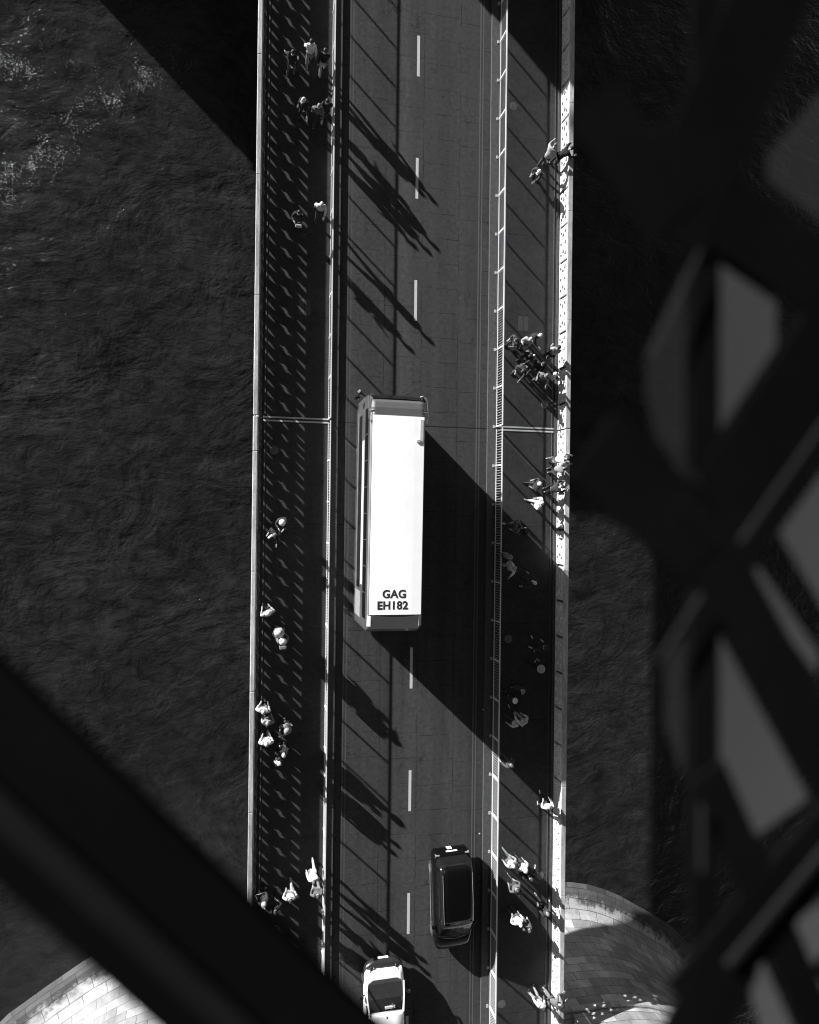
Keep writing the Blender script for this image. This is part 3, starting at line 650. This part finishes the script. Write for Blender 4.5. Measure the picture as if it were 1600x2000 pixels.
def figure(lean=4, stride=.0, al='down', ar='down', crouch=0.0, bend=0.0, head=8):
    key = (lean, stride, al, ar, crouch, bend, head)
    if key in FIG: return FIG[key]
    hz = .93-crouch; hip = (0, 0, hz); la = -R(lean)
    def up(p): return rotx((p[0], p[1], p[2]-crouch), la, hip)
    N = []; Ed = []
    def add(p, r, par=None):
        N.append((Vector(p), r)); i = len(N)-1
        if par is not None: Ed.append((par, i))
        return i
    pel = add((0, 0, hz), (.15, .11)); wai = add(up((0, 0, 1.10)), (.125, .095), pel); che = add(up((0, 0, 1.30)), (.155, .115), wai)
    nb = add(up((0, -.005, 1.44)), (.085, .075), che); nk = add(up((0, .0, 1.51)), .052, nb)
    hc = up((0, .0, 1.51)); a2 = la-R(head)
    def hd(p): return rotx((hc.x+p[0], hc.y+p[1], hc.z+p[2]), a2, hc)
    ch = add(hd((0, .03, .055)), (.058, .065), nk); hm = add(hd((0, .015, .13)), (.074, .088), ch); cr = add(hd((0, -.005, .20)), (.052, .062), hm)
    add(hd((0, .115, .10)), .013, hm)                                   # nose
    add(hd((.085, .01, .105)), .014, hm); add(hd((-.085, .01, .105)), .014, hm)   # ears
    top = {'arms': []}; legs = []
    for s, kind in ((1, ar), (-1, al)):
        sh = up((s*.185, 0, 1.40)); e, w_ = ARMS[kind]
        el = sh+Vector((s*e[0], e[1], e[2])); wr = sh+Vector((s*w_[0], w_[1], w_[2]))
        i = add(sh, (.058, .062), che); j = add(el, .041, i); k = add(wr, .027, j)
        dr = (wr-el).normalized(); side = dr.cross(Vector((0, 1, .3))).normalized()*s
        pm = add(wr+dr*.07, (.036, .018), k)
        for f, (sp, ln) in enumerate(((-.028, .070), (-.010, .082), (.010, .078), (.027, .060))):
            a_ = add(wr+dr*(.095+.02)+side*sp, .0085, pm); add(wr+dr*(.095+ln)+side*sp*1.15+Vector((0, .018, -.012)), .007, a_)
        th = add(wr+dr*.05-side*.045+Vector((0, .015, 0)), .010, k); add(wr+dr*.085-side*.062+Vector((0, .03, 0)), .008, th)
        top['arms'].append((sh, el, wr))
    for s in (1, -1):
        fy = s*stride/2; lift = .05 if (stride > .2 and s < 0) else 0
        hpj = Vector((s*.095, 0, hz-.05)); an = Vector((s*.10, fy, .085+lift)); kn = (hpj+an)/2+Vector((s*.01, .04+crouch*.55, .02))
        if crouch > .2: kn = Vector((s*.14, .34, .50))
        i = add(hpj, (.088, .092), pel); j = add(kn, .058, i); k = add(an, .038, j); hl = add(an+Vector((0, -.03, -.04)), .034, k); add(an+Vector((0, .15, -.055)), .030, hl)
        legs.append((hpj, kn, an))
    body = skin('person', N, Ed)
    # clothing shells
    T = []; TE = []
    def ta(p, r, par=None):
        T.append((Vector(p), r)); i = len(T)-1
        if par is not None: TE.append((par, i))
        return i
    a = ta(Vector((0, 0, hz-.02)), (.195, .15)); b = ta(up((0, 0, 1.10)), (.18, .15), a); c = ta(up((0, 0, 1.30)), (.205, .165), b); d_ = ta(up((0, 0, 1.43)), (.13, .11), c); ta(up((0, 0, 1.475)), .07, d_)
    for sh, el, wr in top['arms']: i = ta(sh, (.09, .092), c); j = ta(el, .066, i); ta(el+(wr-el)*.93, .048, j)
    shirt = skin('top', T, TE)
    T = []; TE = []
    a = ta(Vector((0, 0, hz)), (.162, .122))
    for hpj, kn, an in legs: i = ta(hpj, (.104, .108), a); j = ta(kn, .074, i); ta(an+(kn-an)*.05, .055, j)
    trs = skin('trousers', T, TE)
    shoes = []
    for hpj, kn, an in legs:
        m = skin('shoe', [(an+Vector((0, -.05, -.04)), .046), (an+Vector((0, .06, -.048)), .044), (an+Vector((0, .18, -.055)), .036)], [(0, 1), (1, 2)]); shoes.append(m)
    FIG[key] = (body, shirt, trs, shoes, hd, up); return FIG[key]
FIG = {}
def tone(prefix, v, rough=.85):
    return mat('%s_%03d' % (prefix, int(v*1000)), v, rough, var=.22, scale=9, bump=.25, bscale=30, spec=.25)
def objm(name, me, m, parent, cache={}):
    k = (me.name, m.name)
    if k not in cache:
        c = me.copy(); c.materials.clear(); c.materials.append(m); cache[k] = c
    o = bpy.data.objects.new(name, cache[k]); COL.objects.link(o); o.parent = parent; return o
GRP = 'people walking and standing on the bridge footways'
def person(x, y, facing, top, tr, hair, label, pose=None, hat=None, scale=1.0, skn=.30, shoe=.04, z=.2, style='short', seat=False, lower=None):
    pose = pose or {}; body, shirt, trs, shoes, hd, up = figure(**pose)
    sm = tone('skin', skn, .6); c = body.copy() if False else None
    k = ('b', body.name, skn)
    if k not in BC: b2 = body.copy(); b2.materials.clear(); b2.materials.append(sm); BC[k] = b2
    o = bpy.data.objects.new('person', BC[k]); COL.objects.link(o); o.location = (x, y, z); o.rotation_euler = (0, 0, R(facing-90)); o.scale = (scale,)*3
    tag(o, label, 'person', GRP)
    objm('top', shirt, tone('cloth', top), o); objm('trousers', trs, tone('cloth', tr), o)
    for s in shoes: objm('shoe', s, tone('leather', shoe), o)
    ctr = hd((0, -.01, .125)); tilt = math.atan2((hd((0, 1, 0))-hd((0, 0, 0))).z, (hd((0, 1, 0))-hd((0, 0, 0))).y)
    if hat is None or hat[0] == 'cap':
        m = MB(); rg = []
        for i in range(7):
            t = R(-18+i*18); r = math.cos(t); rg.append([(.092*r*math.cos(2*math.pi*j/14), (.108*r*math.sin(2*math.pi*j/14))-.018, .112*math.sin(t)+.01) for j in range(14)])
        if style == 'long' and hat is None: rg[0] = [(px*1.05, py-.03, pz-.13) for px, py, pz in rg[0]]
        m.loft(rg); h = m.build('hair' if hat is None else 'cap', tone('hair', hair, .6) if hat is None else tone('cloth', hat[1]), o, smooth=True)
        h.location = ctr; h.rotation_euler = (tilt, 0, 0)
        if hat is not None:
            b = MB().box(-.065, .065, .075, .17, -.005, .008).build('brim', tone('cloth', hat[1]), h, bevel=.004)
    elif hat[0] == 'sun':
        r = hat[2]; m = MB().lathe([(r, .0), (r, .012), (.105, .02), (.10, .07), (.085, .095), (.03, .105)], seg=22)
        h = m.build('hat', tone('cloth', hat[1]), o, smooth=True); h.location = ctr+Vector((0, 0, .03)); h.rotation_euler = (tilt*.5, 0, 0)
        MB().lathe([(.108, .021), (.108, .045)], seg=22).build('hat_band', tone('cloth', .05), h)
    elif hat[0] == 'hood':
        m = MB(); rg = []
        for i in range(8):
            t = R(-50+i*19); r = math.cos(t); rg.append([(.13*r*math.cos(2*math.pi*j/14), (.15*r*math.sin(2*math.pi*j/14))-.02, .15*math.sin(t)-.01) for j in range(14)])
        h = m.loft(rg).build('hood', tone('cloth', hat[1]), o, smooth=True); h.location = ctr; h.rotation_euler = (tilt, 0, 0)
    return o
BC = {}
def backpack(p, v, label, off=-.19, h=1.22, sc=1.0):
    a = p.rotation_euler.z; loc = Vector((p.location.x, p.location.y, .2))+Matrix.Rotation(a, 3, 'Z') @ Vector((0, off*p.scale.x, h*p.scale.x-.22))
    o = empty('backpack', loc, a); o.scale = (sc,)*3; tag(o, label, 'backpack'); c = tone('cloth', v)
    MB().box(-.15, .15, -.09, .07, 0, .44).build('sack', c, o, bevel=.045, seg=3); MB().box(-.10, .10, -.125, -.0905, .04, .22).build('pocket', c, o, bevel=.015)
    for s in (-1, 1): MB().tube([(s*.1, .07, .02), (s*.13, .12, .2), (s*.11, .06, .42)], .014, 6).build('strap', tone('cloth', .03), o)
def handbag(x, y, z, v, label, sc=1.0, rz=0):
    o = empty('shoulder_bag', (x, y, z), R(rz)); o.scale = (sc,)*3; tag(o, label, 'bag'); c = tone('cloth', v)
    MB().box(-.16, .16, -.05, .05, 0, .26).build('pouch', c, o, bevel=.03); MB().tube([(-.14, 0, .25), (-.08, 0, .5), (.0, 0, .58), (.08, 0, .5), (.14, 0, .25)], .009, 6).build('strap', c, o)
ST = {}; WK = dict(stride=.55, al='swingf', ar='swingb', lean=6); WK2 = dict(stride=.5, al='swingb', ar='swingf', lean=5)
PH = dict(al='phone', ar='phone', lean=6, head=14); ONE = dict(al='down', ar='phone', lean=4); OUT = dict(al='out', ar='bent', lean=6, stride=.3)
RAIL = dict(al='rail', ar='rail', lean=28, head=10); CRO = dict(al='reach', ar='bent', lean=35, crouch=.38, head=0); BEND = dict(al='reach', ar='bent', lean=40, stride=.4); UPA = dict(al='up', ar='reach', lean=22)
W_, L_, G_, D_, K_ = .60, .36, .16, .035, .015
# --- left footway, from the top of the photo down
person(-5.36, 21.5, 92, W_, .24, .03, 'large man in a white shirt and grey trousers walking up the left footway', WK)
person(-4.74, 21.2, 90, K_, .34, .03, 'walker in black jacket, white collar and light trousers beside the white-shirted man', WK2)
person(-6.21, 20.9, 60, K_, .12, .03, 'walker in dark clothes with pale shins, leftmost of the three at the top', OUT)
person(-5.60, 19.0, 225, K_, .02, .5, 'pale-capped walker in black reaching one arm out down the left footway', dict(al='out', ar='down', lean=10, stride=.3), hat=('cap', .5))
person(-4.98, 18.8, 265, .08, .03, .14, 'grey-haired walker in dark grey close to the left railing', WK)
person(-4.62, 19.05, 270, K_, D_, .02, 'dark-haired walker in black squeezed against the left railing', WK2)
person(-4.81, 14.4, 262, .42, .03, .5, 'pale-headed walker in a light grey top by the left railing', WK)
p = person(-5.81, 13.9, 255, K_, D_, .02, 'walker in black with a pale strap and round bag on the left footway', ONE)
handbag(-5.78, 13.55, .95, .35, 'round pale bag hanging in front of the walker in black', .9)
person(-6.39, .1, 265, D_, K_, .6, 'person in a white hat and dark clothes above a grey-haired walker', PH, hat=('sun', .78, .15))
person(-6.67, -.5, 215, K_, D_, .13, 'grey-haired walker in black carrying a white bag', OUT, style='short')
handbag(-6.86, -.62, .85, .75, 'white bag at the side of the grey-haired walker', 1.0, 40)
person(-6.95, -4.1, 110, .30, .12, .5, 'white-capped person in a grey top bending both arms by the left parapet', dict(al='bent', ar='bent', lean=8, stride=.3), hat=('sun', .8, .13))
person(-6.48, -4.82, 280, .10, D_, .1, 'person under a broad round straw hat on the left footway', ONE, hat=('sun', .42, .225))
p = person(-6.30, -5.36, 95, .10, D_, .1, 'person in a big white cap with a grey backpack', PH, hat=('sun', .8, .165))
backpack(p, .12, 'boxy grey backpack worn below the big white cap', -.22, 1.25, 1.05)
person(-7.12, -8.42, 80, .45, .16, .32, 'blond person in a pale quilted coat by the left parapet', dict(al='bent', ar='bent', lean=6), style='long')
person(-6.93, -8.95, 85, .20, .14, .2, 'stocky person in a grey coat just below the blond person', dict(al='down', ar='bent', lean=4), scale=.95)
person(-6.03, -9.2, 225, .17, .12, .28, 'person in a grey hooded coat looking down at a phone', PH, hat=('hood', .2))
person(-6.96, -9.86, 92, .62, .34, .4, 'broad-shouldered person in a pale striped jacket walking up by the left parapet', dict(al='bent', ar='bent', stride=.45, lean=6))
person(-6.22, -10.29, 285, K_, D_, .5, 'pale-haired person in black next to a white-capped one', ST)
person(-6.35, -10.72, 150, K_, D_, .5, 'white-capped person in black holding out a bare forearm', dict(al='down', ar='out', lean=6), hat=('cap', .8))
person(-5.82, -16.9, 94, .40, .25, .03, 'dark-haired man in a cream jacket stepping up the left footway, hands forward', dict(al='bent', ar='bent', stride=.6, lean=6))
person(-4.81, -16.05, 275, .60, .5, .08, 'brown-haired person in a white shirt and white shoes by the left railing', WK, shoe=.7)
person(-4.58, -16.9, 100, .09, .14, .03, 'person in a bulky dark grey jacket pressed to the left railing', dict(al='bent', ar='reach', lean=10, stride=.4))
person(-6.92, -16.9, 140, D_, K_, .6, 'white-hatted person half hidden by the blurred dark brace', PH, hat=('sun', .75, .12))
person(-6.44, -17.35, 120, K_, D_, .03, 'dark-clothed person with a bare forearm beside the blurred dark brace', dict(al='out', ar='bent', lean=8))
# --- right footway
person(6.10, 17.6, 225, D_, K_, .5, 'white-capped person crouching on the right footway, leg stretched to the lower left', CRO, hat=('cap', .82))
person(6.30, 18.15, 60, .26, .05, .1, 'person in a crumpled grey jacket bent beside the crouching white cap', BEND)
person(7.0, 18.35, 20, K_, K_, .02, 'person in black leaning over the right parapet with one arm raised', dict(al='up', ar='rail', lean=34, stride=.2))
p = person(4.79, 8.95, 200, .04, .05, .03, 'person in a round dark jacket with pale cuffs, leftmost of the sunny group', dict(al='bent', ar='bent', lean=18, stride=.3))
person(5.32, 9.0, 240, .30, .03, .45, 'pale-haired person in a grey top between the dark jacket and the white headscarf', ONE, scale=.97)
person(5.72, 9.25, 300, K_, D_, .03, 'person in black with a white headscarf tied round dark hair', dict(al='down', ar='reach', lean=8), hat=('sun', .7, .10))
person(6.73, 8.50, 75, .30, .03, .02, 'black-haired person in a pale-shouldered coat at the right edge of the group', dict(al='bent', ar='down', lean=14))
person(5.50, 8.32, 215, K_, K_, .03, 'person in black with a light bundle on the shoulder in the sunny group', dict(al='reach', ar='up', lean=18, stride=.3))
handbag(5.52, 8.22, 1.35, .75, 'white bundle on the shoulder of a person in the sunny group', .8, 30)
person(5.98, 7.86, 250, K_, D_, .03, 'dark-haired person in black in the middle of the sunny group', WK)
person(6.18, 7.3, 230, .14, .10, .14, 'person in a mid grey coat with a pale hand, lowest of the sunny group', OUT)
person(5.20, 7.75, 235, D_, .10, .03, 'stooping dark figure at the lower left of the sunny group', dict(al='reach', ar='bent', lean=35, stride=.4))
handbag(7.05, 7.5, .55, .7, 'white carrier bag at the foot of the right parapet beside the group', 1.1, 70)
person(7.0, 3.25, 0, .60, .1, .02, 'dark-haired person in a long white top leaning on the right parapet', dict(al='rail', ar='rail', lean=30, stride=.3))
person(6.95, 2.75, 10, .2, .03, .03, 'person with bare arms right below the long white top at the parapet', dict(al='rail', ar='out', lean=24))
person(6.0, 1.95, 170, .03, .03, .02, 'person in black with pale shoulders walking beside the right parapet', dict(al='bent', ar='bent', lean=14, stride=.5), hat=('sun', .55, .12))
person(6.75, 1.75, 20, D_, K_, .02, 'person in dark clothes close behind the pale-shouldered walker', RAIL)
person(6.10, 1.02, 160, .60, .55, .7, 'white-haired person in a white coat striding on the right footway', dict(al='bent', ar='bent', lean=12, stride=.6), shoe=.3)
person(4.98, -.1, 175, .11, .10, .02, 'dark-haired person in a grey skirt and pale scarf at the edge of the bus shadow', dict(al='bent', ar='bent', lean=14, stride=.6), shoe=.75)
person(5.5, -.33, 185, .04, .05, .02, 'small child in dark clothes following the person with the pale scarf', WK, scale=.66)
person(4.66, -2.05, 200, .55, .3, .3, 'person in a pale top standing in the bus shadow by the right railing', OUT)
person(4.40, -1.5, 240, .18, .05, .2, 'grey figure hard against the right railing inside the bus shadow', ST)
person(5.75, -2.9, 135, D_, .05, .5, 'pale-capped person in dark clothes with an outstretched arm in the bus shadow', dict(al='out', ar='reach', lean=12, stride=.3), hat=('cap', .5))
person(6.3, -6.1, 118, .03, .03, .03, 'person in black with one bare leg lifted in the bus shadow', dict(al='out', ar='bent', lean=14, stride=.65), shoe=.5)
person(6.02, -7.05, 100, K_, D_, .3, 'person under the widest pale round hat, in the bus shadow', PH, hat=('sun', .3, .21))
person(5.12, -7.95, 260, D_, K_, .2, 'grey-capped person in black beside a pale-haired one in the bus shadow', ST, hat=('cap', .18))
person(4.71, -8.4, 255, K_, K_, .6, 'person with a pale patterned headscarf in the bus shadow', ONE, hat=('hood', .55))
person(5.40, -9.72, 125, .5, .3, .3, 'person in a pale striped top bending with a trailing cord near the shadow edge', dict(al='reach', ar='bent', lean=26, stride=.6))
person(4.98, -9.75, 150, .4, .05, .45, 'small person in a pale top at the left of the striped one', WK, scale=.8)
person(4.62, -11.6, 135, .05, .05, .05, 'faint dark walker at the lower edge of the bus shadow near the right railing', WK)
person(6.66, -13.9, 98, .60, .03, .03, 'person in a dazzling white patterned blouse at the right parapet', dict(al='bent', ar='phone', lean=14, stride=.5), shoe=.6)
p = person(4.80, -16.5, 122, .30, .12, .5, 'white-capped person with a grey jacket tied on the back, stepping from the right railing', dict(al='down', ar='bent', lean=14, stride=.6), hat=('cap', .85))
person(5.36, -16.7, 110, .60, .03, .5, 'person with a large rounded white hood and white shoulders', dict(al='bent', ar='bent', lean=8), hat=('hood', .82))
person(5.68, -17.2, 100, K_, D_, .02, 'person in black with pale hands right below the white hood', dict(al='out', ar='out', lean=8, stride=.3))
p = person(5.06, -17.72, 128, .10, .04, .05, 'person in a rounded grey jacket by the right railing below the white cap', dict(al='bent', ar='bent', lean=16, stride=.4))
backpack(p, .10, 'grey backpack with a pale trimmed edge on the rounded grey jacket', -.2, 1.2, .9)
person(6.64, -19.1, 118, D_, K_, .15, 'person in black with a white sleeve reaching towards the right parapet', dict(al='reach', ar='out', lean=20, stride=.6), shoe=.8)
person(5.13, -19.28, 105, .66, .06, .6, 'white-capped person in a short white jacket in the shadow of the black vehicle', dict(al='bent', ar='bent', lean=6), hat=('cap', .85))
person(5.58, -19.6, 100, .09, .05, .04, 'person in a mid grey coat with a pale cap rim beside the short white jacket', dict(al='down', ar='down', lean=4, stride=.3), hat=('cap', .05))
person(6.34, -23.5, 70, .62, .2, .02, 'dark-haired person in a white top at the bottom edge beside the right parapet', OUT)
person(7.05, -23.6, 20, .12, .14, .02, 'dark-haired person in grey leaning on the right parapet at the bottom edge', RAIL)
# driver in the white car
dr = person(-.97, -22.62, 90, .03, .02, .05, 'driver seated behind the dark windscreen of the white car', dict(al='bent', ar='bent', lean=-8, crouch=.38, head=0), z=-.12, skn=.5)
dr['group'] = 'vehicle occupants'

def litter(x, y, z, label, sc=1.0):
    o = empty('paper_scrap', (x, y, z), R(random.uniform(0, 180))); o.scale = (sc,)*3; tag(o, label, 'paper scrap', 'paper scraps on the bridge')
    MB().loft([[(-.09, -.03, 0), (.02, -.05, .0), (.02, -.045, .035), (-.09, -.025, .02)], [(-.07, .05, 0), (.05, .03, .0), (.05, .03, .04), (-.07, .045, .03)]]).build('sheet', mat('paper', .75), o)
litter(-2.72, 6.36, 0, 'scrap of white paper on the road just in front of the bus', 1.3)
litter(3.62, -15.5, 0, 'tiny white scrap beside the right kerb near the black vehicle', .6)
litter(3.72, -9.3, 0, 'tiny white scrap in the bus shadow by the right kerb', .6)
